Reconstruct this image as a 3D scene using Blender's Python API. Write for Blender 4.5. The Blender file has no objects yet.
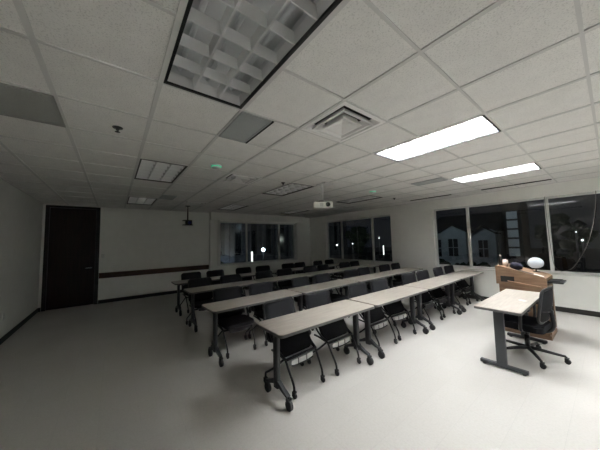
import bpy, bmesh, math, random
from mathutils import Vector, Matrix
random.seed(7)
SC = bpy.context.scene
COL = SC.collection
PI = math.pi
H = 2.74            # ceiling height
U = 0.6096          # ceiling module
YL, XB, YR, XR = 1.10, 8.30, -7.90, -4.70   # left, back, right, rear wall planes

# ------------------------------------------------------------------ materials
def new_mat(name):
    m = bpy.data.materials.new(name); m.use_nodes = True
    nt = m.node_tree; b = nt.nodes['Principled BSDF']
    return m, nt, b
def mat(name, col, rough=0.6, metal=0.0, spec=0.4, noise=0.0, nscale=40, bump=0.0, bscale=200):
    m, nt, b = new_mat(name)
    b.inputs['Roughness'].default_value = rough
    b.inputs['Metallic'].default_value = metal
    b.inputs['Specular IOR Level'].default_value = spec
    c = (col[0], col[1], col[2], 1)
    b.inputs['Base Color'].default_value = c
    tc = nt.nodes.new('ShaderNodeTexCoord')
    if noise:
        n = nt.nodes.new('ShaderNodeTexNoise'); n.inputs['Scale'].default_value = nscale
        n.inputs['Detail'].default_value = 5
        nt.links.new(tc.outputs['Object'], n.inputs['Vector'])
        r = nt.nodes.new('ShaderNodeValToRGB')
        r.color_ramp.elements[0].position = 0.3; r.color_ramp.elements[1].position = 0.7
        r.color_ramp.elements[0].color = tuple(max(0, x*(1-noise)) for x in col)+(1,)
        r.color_ramp.elements[1].color = tuple(min(1, x*(1+noise)) for x in col)+(1,)
        nt.links.new(n.outputs['Fac'], r.inputs['Fac'])
        nt.links.new(r.outputs['Color'], b.inputs['Base Color'])
    if bump:
        n2 = nt.nodes.new('ShaderNodeTexNoise'); n2.inputs['Scale'].default_value = bscale
        nt.links.new(tc.outputs['Object'], n2.inputs['Vector'])
        bp = nt.nodes.new('ShaderNodeBump'); bp.inputs['Strength'].default_value = bump
        bp.inputs['Distance'].default_value = 0.004
        nt.links.new(n2.outputs['Fac'], bp.inputs['Height'])
        nt.links.new(bp.outputs['Normal'], b.inputs['Normal'])
    return m
def emit(name, col, strength):
    m, nt, b = new_mat(name)
    b.inputs['Base Color'].default_value = (*col, 1)
    b.inputs['Emission Color'].default_value = (*col, 1)
    b.inputs['Emission Strength'].default_value = strength
    return m
def wood(name, c0, c1, scale=(1, 12, 12), rough=0.4, spec=0.3):
    m, nt, b = new_mat(name)
    tc = nt.nodes.new('ShaderNodeTexCoord'); mp = nt.nodes.new('ShaderNodeMapping')
    mp.inputs['Scale'].default_value = scale
    n = nt.nodes.new('ShaderNodeTexNoise'); n.inputs['Scale'].default_value = 3; n.inputs['Detail'].default_value = 6
    n.inputs['Distortion'].default_value = 0.6
    r = nt.nodes.new('ShaderNodeValToRGB')
    r.color_ramp.elements[0].position = 0.35; r.color_ramp.elements[1].position = 0.68
    r.color_ramp.elements[0].color = (*c0, 1); r.color_ramp.elements[1].color = (*c1, 1)
    L = nt.links.new
    L(tc.outputs['Object'], mp.inputs['Vector']); L(mp.outputs['Vector'], n.inputs['Vector'])
    L(n.outputs['Fac'], r.inputs['Fac']); L(r.outputs['Color'], b.inputs['Base Color'])
    b.inputs['Roughness'].default_value = rough
    b.inputs['Specular IOR Level'].default_value = spec
    return m
def tile_mat(name):
    m, nt, b = new_mat(name); L = nt.links.new
    tc = nt.nodes.new('ShaderNodeTexCoord')
    n1 = nt.nodes.new('ShaderNodeTexNoise'); n1.inputs['Scale'].default_value = 110; n1.inputs['Detail'].default_value = 3
    n2 = nt.nodes.new('ShaderNodeTexNoise'); n2.inputs['Scale'].default_value = 9; n2.inputs['Detail'].default_value = 2
    L(tc.outputs['Object'], n1.inputs['Vector']); L(tc.outputs['Object'], n2.inputs['Vector'])
    r = nt.nodes.new('ShaderNodeValToRGB')
    r.color_ramp.elements[0].position = 0.36; r.color_ramp.elements[1].position = 0.46
    r.color_ramp.elements[0].color = (0.73, 0.72, 0.695, 1); r.color_ramp.elements[1].color = (0.90, 0.89, 0.86, 1)
    L(n1.outputs['Fac'], r.inputs['Fac'])
    mx = nt.nodes.new('ShaderNodeMix'); mx.data_type = 'RGBA'; mx.blend_type = 'MULTIPLY'
    mx.inputs['Factor'].default_value = 0.12
    L(r.outputs['Color'], mx.inputs['A']); L(n2.outputs['Fac'], mx.inputs['B'])
    L(mx.outputs['Result'], b.inputs['Base Color'])
    bp = nt.nodes.new('ShaderNodeBump'); bp.inputs['Strength'].default_value = 0.35; bp.inputs['Distance'].default_value = 0.003
    L(n1.outputs['Fac'], bp.inputs['Height']); L(bp.outputs['Normal'], b.inputs['Normal'])
    b.inputs['Roughness'].default_value = 0.95; b.inputs['Specular IOR Level'].default_value = 0.1
    return m
def floor_mat(name):
    m, nt, b = new_mat(name); L = nt.links.new
    tc = nt.nodes.new('ShaderNodeTexCoord')
    br = nt.nodes.new('ShaderNodeTexBrick')
    br.offset = 0.0; br.squash = 1.0
    br.inputs['Scale'].default_value = 1.0
    br.inputs['Mortar Size'].default_value = 0.0012
    br.inputs['Brick Width'].default_value = 0.3048; br.inputs['Row Height'].default_value = 0.3048
    br.inputs['Color1'].default_value = (0.535, 0.515, 0.48, 1); br.inputs['Color2'].default_value = (0.55, 0.53, 0.495, 1)
    br.inputs['Mortar'].default_value = (0.48, 0.465, 0.44, 1)
    L(tc.outputs['Object'], br.inputs['Vector'])
    n = nt.nodes.new('ShaderNodeTexNoise'); n.inputs['Scale'].default_value = 60; n.inputs['Detail'].default_value = 6
    n3 = nt.nodes.new('ShaderNodeTexNoise'); n3.inputs['Scale'].default_value = 1.3; n3.inputs['Detail'].default_value = 4
    L(tc.outputs['Object'], n.inputs['Vector']); L(tc.outputs['Object'], n3.inputs['Vector'])
    r = nt.nodes.new('ShaderNodeValToRGB')
    r.color_ramp.elements[0].position = 0.3; r.color_ramp.elements[1].position = 0.6
    r.color_ramp.elements[0].color = (0.93, 0.925, 0.915, 1); r.color_ramp.elements[1].color = (1, 1, 1, 1)
    L(n.outputs['Fac'], r.inputs['Fac'])
    mx = nt.nodes.new('ShaderNodeMix'); mx.data_type = 'RGBA'; mx.blend_type = 'MULTIPLY'; mx.inputs['Factor'].default_value = 1
    L(br.outputs['Color'], mx.inputs['A']); L(r.outputs['Color'], mx.inputs['B'])
    L(mx.outputs['Result'], b.inputs['Base Color'])
    mr = nt.nodes.new('ShaderNodeMapRange')
    mr.inputs['From Min'].default_value = 0.3; mr.inputs['From Max'].default_value = 0.7
    mr.inputs['To Min'].default_value = 0.30; mr.inputs['To Max'].default_value = 0.46
    L(n3.outputs['Fac'], mr.inputs['Value']); L(mr.outputs['Result'], b.inputs['Roughness'])
    b.inputs['Specular IOR Level'].default_value = 0.35
    return m
def glass_mat(name):
    m = bpy.data.materials.new(name); m.use_nodes = True; nt = m.node_tree
    nt.nodes.remove(nt.nodes['Principled BSDF']); out = nt.nodes['Material Output']
    t = nt.nodes.new('ShaderNodeBsdfTransparent'); t.inputs['Color'].default_value = (0.72, 0.76, 0.78, 1)
    g = nt.nodes.new('ShaderNodeBsdfGlossy'); g.inputs['Roughness'].default_value = 0.02
    f = nt.nodes.new('ShaderNodeFresnel'); f.inputs['IOR'].default_value = 1.85
    mx = nt.nodes.new('ShaderNodeMixShader')
    L = nt.links.new
    geo = nt.nodes.new('ShaderNodeNewGeometry')
    inv = nt.nodes.new('ShaderNodeMath'); inv.operation = 'SUBTRACT'; inv.inputs[0].default_value = 1.0
    mul = nt.nodes.new('ShaderNodeMath'); mul.operation = 'MULTIPLY'
    L(geo.outputs['Backfacing'], inv.inputs[1]); L(inv.outputs[0], mul.inputs[0]); L(f.outputs['Fac'], mul.inputs[1])
    L(mul.outputs[0], mx.inputs['Fac']); L(t.outputs['BSDF'], mx.inputs[1]); L(g.outputs['BSDF'], mx.inputs[2])
    L(mx.outputs['Shader'], out.inputs['Surface'])
    return m

M = dict(
    wall=mat('wall_paint', (0.85, 0.85, 0.81), 0.85, noise=0.02, nscale=6, bump=0.08, bscale=120),
    tile=tile_mat('ceiling_tile'), bar=mat('tee_bar', (0.67, 0.665, 0.645), 0.75, spec=0.1),
    floor=floor_mat('vinyl_floor'), base=mat('vinyl_base', (0.025, 0.024, 0.022), 0.5),
    door=wood('dark_door_wood', (0.012, 0.006, 0.005), (0.022, 0.011, 0.009), (8, 8, 0.7), 0.45),
    doorframe=mat('door_frame_paint', (0.014, 0.010, 0.009), 0.5),
    rail=wood('brown_rail', (0.055, 0.028, 0.018), (0.085, 0.045, 0.030), (8, 1, 8), 0.5),
    alu=mat('window_aluminium', (0.66, 0.67, 0.65), 0.5),
    sill=mat('window_sill', (0.72, 0.72, 0.69), 0.5), glass=glass_mat('window_glass'),
    top=wood('taupe_laminate', (0.365, 0.33, 0.285), (0.43, 0.39, 0.34), (14, 1.2, 14), 0.45),
    edge=mat('table_edge', (0.10, 0.098, 0.094), 0.5), leg=mat('table_leg', (0.045, 0.047, 0.05), 0.4, 0.2),
    rubber=mat('caster_black', (0.012, 0.012, 0.013), 0.5), chrome=mat('chrome', (0.6, 0.6, 0.62), 0.22, 1.0),
    fabric=mat('seat_fabric', (0.006, 0.006, 0.0075), 0.9, spec=0.2, noise=0.3, nscale=300, bump=0.2, bscale=500),
    back=mat('back_mesh', (0.0075, 0.0075, 0.010), 0.8, spec=0.25, noise=0.25, nscale=400, bump=0.2, bscale=600),
    frame=mat('chair_frame', (0.012, 0.012, 0.013), 0.4, 0.1), pan=mat('seat_pan', (0.62, 0.62, 0.60), 0.45),
    white=mat('white_plastic', (0.72, 0.72, 0.70), 0.5), dark=mat('dark_plastic', (0.014, 0.014, 0.016), 0.45),
    fixframe=mat('fixture_frame', (0.02, 0.02, 0.02), 0.45), house=mat('fixture_housing', (0.75, 0.76, 0.77), 0.5),
    louver=mat('louver_aluminium', (0.85, 0.85, 0.85), 0.4, 0.4),
    tubeoff=mat('lamp_tube_off', (0.75, 0.77, 0.78), 0.4), 
    tubeon=emit('lamp_tube_lit', (0.95, 0.97, 0.985), 62.0),
    diff=mat('diffuser_white', (0.86, 0.85, 0.83), 0.5), duct=mat('duct_black', (0.02, 0.02, 0.02), 0.8),
    grille=mat('grille_grey', (0.40, 0.42, 0.42), 0.6, noise=0.12, nscale=220),
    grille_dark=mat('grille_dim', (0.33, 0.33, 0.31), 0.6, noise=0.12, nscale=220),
    green=emit('green_light', (0.15, 0.95, 0.6), 0.22), 
    lect=wood('lectern_oak', (0.175, 0.108, 0.067), (0.27, 0.172, 0.110), (1.2, 8, 10), 0.45),
    lect_light=wood('lectern_trim', (0.30, 0.17, 0.10), (0.36, 0.21, 0.13), (1, 8, 8), 0.4),
    disc=mat('pale_disc', (0.42, 0.46, 0.49), 0.5), paper=mat('paper', (0.82, 0.81, 0.79), 0.7), blue=mat('camera_blue', (0.03, 0.03, 0.16), 0.35),
    lens=mat('lens_glass', (0.004, 0.004, 0.006), 0.08, spec=0.8), proj=mat('projector_shell', (0.80, 0.79, 0.74), 0.5),
    projgrey=mat('projector_grille', (0.42, 0.42, 0.40), 0.55), beige=mat('beige_card', (0.58, 0.52, 0.47), 0.6),
    can=mat('can_tin', (0.42, 0.33, 0.30), 0.35, 0.4), bag=mat('navy_cloth', (0.018, 0.018, 0.032), 0.9, noise=0.3, nscale=60),
    cord=mat('cord_grey', (0.16, 0.16, 0.15), 0.6),
    siding=mat('pale_siding', (0.48, 0.53, 0.55), 0.8, noise=0.12, nscale=3), roof=mat('dark_roof', (0.03, 0.033, 0.036), 0.9),
    stone=mat('grey_stone', (0.11, 0.115, 0.125), 0.85, noise=0.2, nscale=1.0), pane=mat('dark_pane', (0.01, 0.012, 0.016), 0.15),
    leaf=mat('dark_leaf', (0.018, 0.028, 0.014), 0.9, noise=0.4, nscale=8), bark=mat('bark', (0.03, 0.022, 0.016), 0.9),
    ground=mat('asphalt', (0.045, 0.047, 0.045), 0.9, noise=0.3, nscale=2), lawn=mat('night_lawn', (0.03, 0.05, 0.02), 0.95, noise=0.3, nscale=3),
    lampcold=emit('lamp_cold', (0.80, 0.92, 1.0), 10.0), lampwarm=emit('lamp_warm', (1.0, 0.88, 0.65), 8.0),
    lampdim=emit('lamp_dim', (0.9, 0.95, 0.9), 2.2), tubepost=emit('lamp_post_tube', (0.95, 0.97, 0.86), 1.3),
    litpane=emit('lit_window', (0.62, 0.68, 0.70), 0.035), metal=mat('post_metal', (0.08, 0.08, 0.085), 0.5, 0.5),
)

# ------------------------------------------------------------------ mesh helpers
def BM(): return bmesh.new()
def box(bm, c, s, rz=0.0, bevel=0.0, m=None, seg=2):
    r = bmesh.ops.create_cube(bm, size=1.0)
    vs = r['verts']
    bmesh.ops.scale(bm, vec=Vector(s), verts=vs)
    if bevel:
        es = list({e for v in vs for e in v.link_edges})
        q = bmesh.ops.bevel(bm, geom=es, offset=bevel, segments=seg, affect='EDGES', profile=0.5)
        vs = list({v for f in q['faces'] for v in f.verts} | {v for v in vs if v.is_valid})
    if m is not None: bmesh.ops.transform(bm, matrix=m, verts=vs)
    if rz: bmesh.ops.rotate(bm, matrix=Matrix.Rotation(rz, 3, 'Z'), verts=vs, cent=(0, 0, 0))
    bmesh.ops.translate(bm, vec=Vector(c), verts=vs)
    return vs
def bx(bm, x0, x1, y0, y1, z0, z1, bevel=0.0):
    return box(bm, ((x0+x1)/2, (y0+y1)/2, (z0+z1)/2), (abs(x1-x0), abs(y1-y0), abs(z1-z0)), bevel=bevel)
def prism(bm, pts, vec):
    """extrude a closed polygon (list of 3D points) along vec"""
    a = [bm.verts.new(Vector(p)) for p in pts]
    b = [bm.verts.new(Vector(p)+Vector(vec)) for p in pts]
    n = len(a)
    fs = [bm.faces.new(a[::-1]), bm.faces.new(b)]
    for i in range(n): fs.append(bm.faces.new((a[i], a[(i+1) % n], b[(i+1) % n], b[i])))
    return fs
def rrect(w, d, r, n=5):
    out = []
    for cx, cy, a0 in ((w/2-r, d/2-r, 0), (-w/2+r, d/2-r, 90), (-w/2+r, -d/2+r, 180), (w/2-r, -d/2+r, 270)):
        for i in range(n+1):
            a = math.radians(a0+90*i/n); out.append((cx+r*math.cos(a), cy+r*math.sin(a)))
    return out
def tube(bm, pts, r, n=8, closed=False, sm=True):
    P = [Vector(p) for p in pts]
    R = r if isinstance(r, (list, tuple)) else [r]*len(P)
    rings = []; prev = None
    for i, p in enumerate(P):
        if closed: t = (P[(i+1) % len(P)]-P[i-1]).normalized()
        else: t = (P[min(i+1, len(P)-1)]-P[max(i-1, 0)]).normalized()
        if prev is None:
            up = Vector((0, 0, 1)) if abs(t.z) < 0.9 else Vector((1, 0, 0))
            a = t.cross(up).normalized()
        else:
            a = (prev - t*prev.dot(t)).normalized()
        prev = a; b = t.cross(a)
        rings.append([bm.verts.new(p+(a*math.cos(2*PI*k/n)+b*math.sin(2*PI*k/n))*R[i]) for k in range(n)])
    m = len(rings)
    for i in range(m if closed else m-1):
        A, B = rings[i], rings[(i+1) % m]
        for k in range(n):
            f = bm.faces.new((A[k], A[(k+1) % n], B[(k+1) % n], B[k])); f.smooth = sm
    if not closed:
        bm.faces.new(rings[0][::-1]); bm.faces.new(rings[-1])
def lathe(bm, prof, c=(0, 0, 0), n=20, sm=True, axis='Z'):
    """prof: list of (r,z)"""
    rings = []
    def P(r, a, z):
        if axis == 'Z': v = (r*math.cos(a), r*math.sin(a), z)
        elif axis == 'Y': v = (r*math.cos(a), z, r*math.sin(a))
        else: v = (z, r*math.cos(a), r*math.sin(a))
        return Vector(v)+Vector(c)
    for r, z in prof:
        rings.append([bm.verts.new(P(max(r, 1e-4), 2*PI*k/n, z)) for k in range(n)])
    for A, B in zip(rings, rings[1:]):
        for k in range(n):
            f = bm.faces.new((A[k], A[(k+1) % n], B[(k+1) % n], B[k])); f.smooth = sm
    bm.faces.new(rings[0][::-1]); bm.faces.new(rings[-1])
def sphere(bm, c, s, u=14, v=9):
    r = bmesh.ops.create_uvsphere(bm, u_segments=u, v_segments=v, radius=1.0)
    bmesh.ops.scale(bm, vec=Vector(s if isinstance(s, (tuple, list)) else (s, s, s)), verts=r['verts'])
    bmesh.ops.translate(bm, vec=Vector(c), verts=r['verts'])
    for vv in r['verts']:
        for f in vv.link_faces: f.smooth = True
    return r['verts']
def smooth_path(pts, k=4):
    P = [Vector(p) for p in pts]; out = []
    for i in range(len(P)-1):
        p0, p1, p2, p3 = P[max(i-1, 0)], P[i], P[i+1], P[min(i+2, len(P)-1)]
        for j in range(k):
            t = j/k
            out.append(0.5*((2*p1)+(p2-p0)*t+(2*p0-5*p1+4*p2-p3)*t*t+(-p0+3*p1-3*p2+p3)*t**3))
    out.append(P[-1]); return out
def obj(name, bm, m, parent=None, fix=True):
    if fix: bmesh.ops.recalc_face_normals(bm, faces=bm.faces[:])
    me = bpy.data.meshes.new(name); bm.to_mesh(me); bm.free()
    for mm in (m if isinstance(m, (list, tuple)) else [m]): me.materials.append(mm)
    o = bpy.data.objects.new(name, me); COL.objects.link(o)
    if parent is not None: o.parent = parent
    return o
def tag(o, label=None, cat=None, group=None, kind=None):
    if label: o['label'] = label
    if cat: o['category'] = cat
    if group: o['group'] = group
    if kind: o['kind'] = kind
    return o
def thing(name, label, cat, loc=(0, 0, 0), rz=0.0, group=None):
    o = bpy.data.objects.new(name, None); COL.objects.link(o)
    o.empty_display_size = 0.1
    o.location = loc; o.rotation_euler = (0, 0, rz)
    return tag(o, label, cat, group)
def struct(name, bm, m, label=None, fix=True):
    return tag(obj(name, bm, m, None, fix), label, None, None, 'structure')
def kids(o): return [c for c in bpy.data.objects if c.parent == o]
TREE = {}
def tree(o):
    if o.name not in TREE: TREE[o.name] = [(c, kids(c)) for c in kids(o)]
    return TREE[o.name]
def dup(root, loc, rz, label, group=None, skip=()):
    r = root.copy(); COL.objects.link(r); r.location = loc; r.rotation_euler = (0, 0, rz); r['label'] = label
    if group: r['group'] = group
    for c, g in tree(root):
        d = c.copy(); COL.objects.link(d); d.parent = r
        for e in g:
            h = e.copy(); COL.objects.link(h); h.parent = d
    return r

# ------------------------------------------------------------------ room shell
FIX_ON = [(5, 0), (9, 0), (5, -5), (9, -5)]                       # (column, row) of lit troffers; last two unseen, added to brighten the near room
FIX_OFF = [(1, 0), (1, 5), (1, 10), (5, 5), (9, 5), (5, 10), (9, 10)]
DIFF = [(3, 1), (3, 5), (3, 10)]
HALF = [(2, 2), (2, 9)]                         # half-width return grilles (right half stays tile)
skip = set()
for c, j in FIX_ON+FIX_OFF: skip |= {(c, j), (c, j+1)}
skip |= set(DIFF)
bm = BM()
c0, c1 = -2, 13
def cell_quad(x0, x1, y0, y1):
    x0, x1 = max(x0, XR), min(x1, XB); y0, y1 = max(y0, YR), min(y1, YL)
    if x1-x0 < 1e-3 or y1-y0 < 1e-3: return
    v = [bm.verts.new(p) for p in ((x0, y0, H+.004), (x0, y1, H+.004), (x1, y1, H+.004), (x1, y0, H+.008))]
    bm.faces.new(v)
for c in range(c0, c1+1):
    for j in range(-8, 15):
        if (c, j) in skip: continue
        cell_quad(j*U, (j+1)*U, -(c+1)*U, -c*U)
struct('ceiling', bm, M['tile'], 'white fissured acoustic tile ceiling in a square grid', fix=False)
bm = BM()
W = 0.012
for c in range(c0, c1+1):
    y = -c*U
    if YR+.02 < y < YL-.02:
        # break the bar where a troffer or diffuser spans it - none do, fixtures lie between bars
        bx(bm, XR, XB, y-.0155, y+.0155, H-.002, H+.012)
for j in range(-8, 15):
    x = j*U
    if not (XR+.02 < x < XB-.02): continue
    y0 = YL
    segs = []; cur = YL
    for c in range(c0, c1+1):
        ya, yb = min(-c*U, YL), max(-(c+1)*U, YR)
        if ya <= yb: continue
        blocked = any(cc == c and jj+1 == j for cc, jj in FIX_ON+FIX_OFF)
        if not blocked: bx(bm, x-.0095, x+.0095, yb+.0155, ya-.0155, H-.0015, H+.012)
# wall angle round the edge
for (a, b, c_, d) in ((XR, XB, YL-.02, YL), (XR, XB, YR, YR+.02), (XB-.02, XB, YR, YL), (XR, XR+.02, YR, YL)):
    bx(bm, a, b, c_, d, H-.003, H+.012)
struct('trim_1', bm, M['bar'], 'white metal tee bars of the ceiling grid')

bm = BM(); bx(bm, XR-.2, XB+.3, YR-.3, YL+.2, -0.12, 0.0)
struct('floor', bm, M['floor'], 'pale grey speckled vinyl tile floor')
bm = BM(); bx(bm, XR-.2, XB+.2, YL, YL+.15, 0, H+.25)
struct('wall_left', bm, M['wall'])
bm = BM(); bx(bm, XR-.15, XR, YR, YL, 0, H+.25)
struct('wall_rear', bm, M['wall'])
# right wall with two window openings
ZS, ZT = 0.79, 2.475
WR = [(-1.35, 2.60), (3.99, 7.22)]
bm = BM(); T = 0.22
bx(bm, XR-.15, XB+.2, YR-T, YR, 0, ZS); bx(bm, XR-.15, XB+.2, YR-T, YR, ZT, H+.25)
for a, b in ((XR-.15, WR[0][0]), (WR[0][1], WR[1][0]), (WR[1][1], XB+.2)): bx(bm, a, b, YR-T, YR, ZS, ZT)
struct('wall_right', bm, M['wall'])
# back wall with a projecting window bay face and one opening
XF = 8.20; WBY = (-6.95, -3.47); ZS2, ZT2 = 0.80, 2.44
DY0, DY1, DZ = 0.0, 1.0, 2.69
bm = BM()
bx(bm, XB, XB+T, DY1, YL+.15, 0, H+.25); bx(bm, XB, XB+T, DY0, DY1, DZ, H+.25)
bx(bm, XB, XB+T, -3.12, DY0, 0, H+.25)
bx(bm, XB, XB+T, YR-T, -7.44, 0, H+.25)
bx(bm, XF, XB+T, -7.44, WBY[0], 0, H+.25); bx(bm, XF, XB+T, WBY[1], -3.12, 0, H+.25)
bx(bm, XF, XB+T, WBY[0], WBY[1], 0, ZS2); bx(bm, XF, XB+T, WBY[0], WBY[1], ZT2, H+.25)
bx(bm, XF-.09, XF, -7.44, -3.12, 2.475, H+.25)      # valance over the window
struct('wall_back', bm, M['wall'])
# skirting
bm = BM(); bx(bm, XR, XB, YL-.012, YL, 0, .10); struct('baseboard_left', bm, M['base'])
bm = BM(); bx(bm, XB-.012, XB, -3.12, DY0-.06, 0, .10); bx(bm, XF-.012, XF, -7.44, -3.12, 0, .10)
bx(bm, XB-.012, XB, DY1+.05, YL-.012, 0, .10)
struct('baseboard_back', bm, M['base'])
bm = BM(); bx(bm, XR, XB, YR, YR+.012, 0, .10); struct('baseboard_right', bm, M['base'])
# wood chair rail on the back wall
bm = BM(); bx(bm, XB-.022, XB, -3.10, DY0-.06, .70, .855, .004)
struct('trim_2', bm, M['rail'], 'brown wooden rail along the back wall')
# black strips by the right wall, painting in the dark shadow gap
def slot(x0, x1):
    bm = BM(); y = -12*U
    bx(bm, x0, x1, y-.016, y+.016, H-.011, H+.02)
    return bm
s = tag(obj('ceiling_gap_strip', slot(.03, 1.20), M['duct']), 'long thin black strip painted in for the shadow gap above the near right window', 'air vent', 'black shadow gap strips')
s = tag(obj('ceiling_gap_strip', slot(1.85, 2.94), M['duct']), 'long thin black strip painted in for the shadow gap above the wall between the right windows', 'air vent', 'black shadow gap strips')

# windows -------------------------------------------------------------
def window(name, along, a0, a1, plane, z0, z1, mull, sign, label):
    """frame + glass. along 'x' (wall at y=plane, outside at -y) or 'y' (wall at x=plane, outside at +x)"""
    rec = 0.09; dp = 0.06; fw = 0.05
    f = BM(); g = BM(); s = BM()
    def B(bm_, p0, p1, d0, d1, za, zb):
        if along == 'x': bx(bm_, p0, p1, plane-d1, plane-d0, za, zb)
        else: bx(bm_, plane+d0, plane+d1, p0, p1, za, zb)
    B(f, a0, a1, rec, rec+dp, z0, z0+fw); B(f, a0, a1, rec, rec+dp, z1-fw, z1)
    B(f, a0, a0+fw, rec, rec+dp, z0+fw, z1-fw); B(f, a1-fw, a1, rec, rec+dp, z0+fw, z1-fw)
    for m_ in mull: B(f, m_-.03, m_+.03, rec-.02, rec+dp, z0+fw, z1-fw)
    o = tag(obj(name, f, M['alu']), label, None, None, 'structure')
    cuts = [a0]+sorted(mull)+[a1]
    for p, q in zip(cuts, cuts[1:]):
        g = BM(); B(g, p+.02, q-.02, rec+.025, rec+.033, z0+.02, z1-.02)
        obj('glass', g, M['glass'], o)
    B(s, a0-.04, a1+.04, -.03, rec, z0-.022, z0)
    sl = obj('window_sill', s, M['sill'], o)
    return o
window('window_1', 'x', WR[0][0], WR[0][1], YR, ZS, ZT, [1.73, .21], -1, 'wide near window of the right wall with aluminium mullions')
window('window_2', 'x', WR[1][0], WR[1][1], YR, ZS, ZT, [6.34, 4.80], -1, 'far window of the right wall with dark panes')
w3 = window('window_3', 'y', WBY[0], WBY[1], XF, ZS2, ZT2, [-4.57, -6.11], 1, 'back wall window with street lamp outside')

bm = BM()
for a, b in ((WBY[1], WBY[1]+.09), (WBY[0]-.09, WBY[0])): bx(bm, XF-.022, XF-.001, a, b, ZS2, 2.474, .003)
obj('casing', bm, M['sill'], w3)
# door -----------------------------------------------------------------
bm = BM(); bx(bm, XB+.03, XB+.075, DY0+.035, DY1-.035, 0.005, DZ-.035, .003)
d = struct('door_1', bm, M['door'], 'tall dark brown wooden door in the back wall corner')
bm = BM()
bx(bm, XB-.015, XB+.12, DY0-.055, DY0+.03, 0, DZ+.03, .004); bx(bm, XB-.015, XB+.12, DY1-.03, DY1+.045, 0, DZ+.03, .004)
bx(bm, XB-.015, XB+.12, DY0+.03, DY1-.03, DZ-.03, DZ+.03, .004)
obj('door_frame', bm, M['doorframe'], d)
bm = BM(); hy = DY0+.11
lathe(bm, [(.0, 0), (.028, 0), (.028, -.008), (.012, -.012), (.012, -.05), (0, -.05)], (XB+.032, hy, 1.02), 16, axis='X')
tube(bm, [(XB-.012, hy, 1.02), (XB-.014, hy+.06, 1.02), (XB-.012, hy+.12, 1.015)], .010, 8)
tag(obj('door_handle', bm, M['chrome'], d), 'chrome lever handle')

# ------------------------------------------------------------------ ceiling fixtures
def louver_bm():
    bm = BM(); t = .07
    L, Wd = 2*U-.06, U-.06
    def wedge_x(y, x0, x1):   # blade running along x
        prism(bm, [(x0, y-.006, -t/2), (x0, y+.006, -t/2), (x0, y+.014, t/2), (x0, y-.014, t/2)], (x1-x0, 0, 0))
    def wedge_y(x, y0, y1):
        prism(bm, [(x-.004, y0, -t/2), (x+.004, y0, -t/2), (x+.010, y0, t/2), (x-.010, y0, t/2)], (0, y1-y0, 0))
    for k in (1, 2): wedge_x(-Wd/2+Wd*k/3, -L/2, L/2)
    for k in range(1, 6): wedge_y(-L/2+L*k/6, -Wd/2, Wd/2)
    # reflecting side walls of the cells
    for s_ in (-1, 1):
        prism(bm, [(-L/2, s_*Wd/2, -t/2), (-L/2, s_*(Wd/2-.003), -t/2), (-L/2, s_*(Wd/2-.016), t/2), (-L/2, s_*Wd/2, t/2)], (L, 0, 0))
        prism(bm, [(s_*L/2, -Wd/2, -t/2), (s_*(L/2-.003), -Wd/2, -t/2), (s_*(L/2-.012), -Wd/2, t/2), (s_*L/2, -Wd/2, t/2)], (0, Wd, 0))
    return bm
def make_light(lit):
    t = thing('ceiling_light', 'x', 'ceiling light', (0, 0, 0))
    L, Wd = 2*U-.024, U-.031
    bm = BM()
    for s_ in (-1, 1):
        bx(bm, -L/2, L/2, s_*Wd/2, s_*(Wd/2-.018), -.004, .03); bx(bm, s_*L/2, s_*(L/2-.018), -Wd/2, Wd/2, -.004, .03)
    obj('frame', bm, M['fixframe'], t)
    bm = BM()
    for s_ in (-1, 1):
        bx(bm, -L/2, L/2, s_*Wd/2, s_*(Wd/2-.004), .03, .16); bx(bm, s_*L/2, s_*(L/2-.004), -Wd/2, Wd/2, .03, .16)
    bx(bm, -L/2, L/2, -Wd/2, Wd/2, .16, .165)
    obj('housing', bm, M['house'], t)
    o = obj('louver', louver_bm(), M['louver'], t); o.location = (0, 0, .046)
    for k in (-1, 0, 1):
        bm = BM(); tube(bm, [(-L/2+.03, k*Wd/3, .125), (L/2-.03, k*Wd/3, .125)], .016, 8)
        obj('lamp_tube', bm, M['tubeon'] if lit else M['tubeoff'], t)
    return t
def fpos(c, j): return ((j+1)*U, -(c+.5)*U, H)
G1 = 'recessed ceiling lights'
on = make_light(True); on.location = fpos(5, 0)
tag(on, 'lit recessed ceiling light nearer the camera, glowing white, larger of the two lit', 'ceiling light', G1)
dup(on, fpos(9, 0), 0, 'lit recessed ceiling light nearest the right wall window, glowing white, smaller of the two lit', G1)
dup(on, fpos(5, -5), 0, 'added unseen lit ceiling light behind the camera, towards the middle of the room', G1)  # this one and the next are added out of view to lift the near light
dup(on, fpos(9, -5), 0, 'added unseen lit ceiling light behind the camera, by the window wall', G1)
off = make_light(False); off.location = fpos(1, 0)
tag(off, 'unlit recessed louvered ceiling light directly overhead, largest in view', 'ceiling light', G1)
offl = {(1, 5): 'unlit louvered ceiling light in the left column, second from the camera',
        (1, 10): 'unlit louvered ceiling light in the left column, closest to the back wall',
        (5, 5): 'unlit louvered ceiling light beside the ceiling projector mount',
        (9, 5): 'unlit louvered ceiling light in front of the far right window',
        (5, 10): 'unlit louvered ceiling light in front of the back wall window',
        (9, 10): 'unlit louvered ceiling light in the far corner between the two dark windows'}
for k, l in offl.items(): dup(off, fpos(*k), 0, l, G1)

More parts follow.
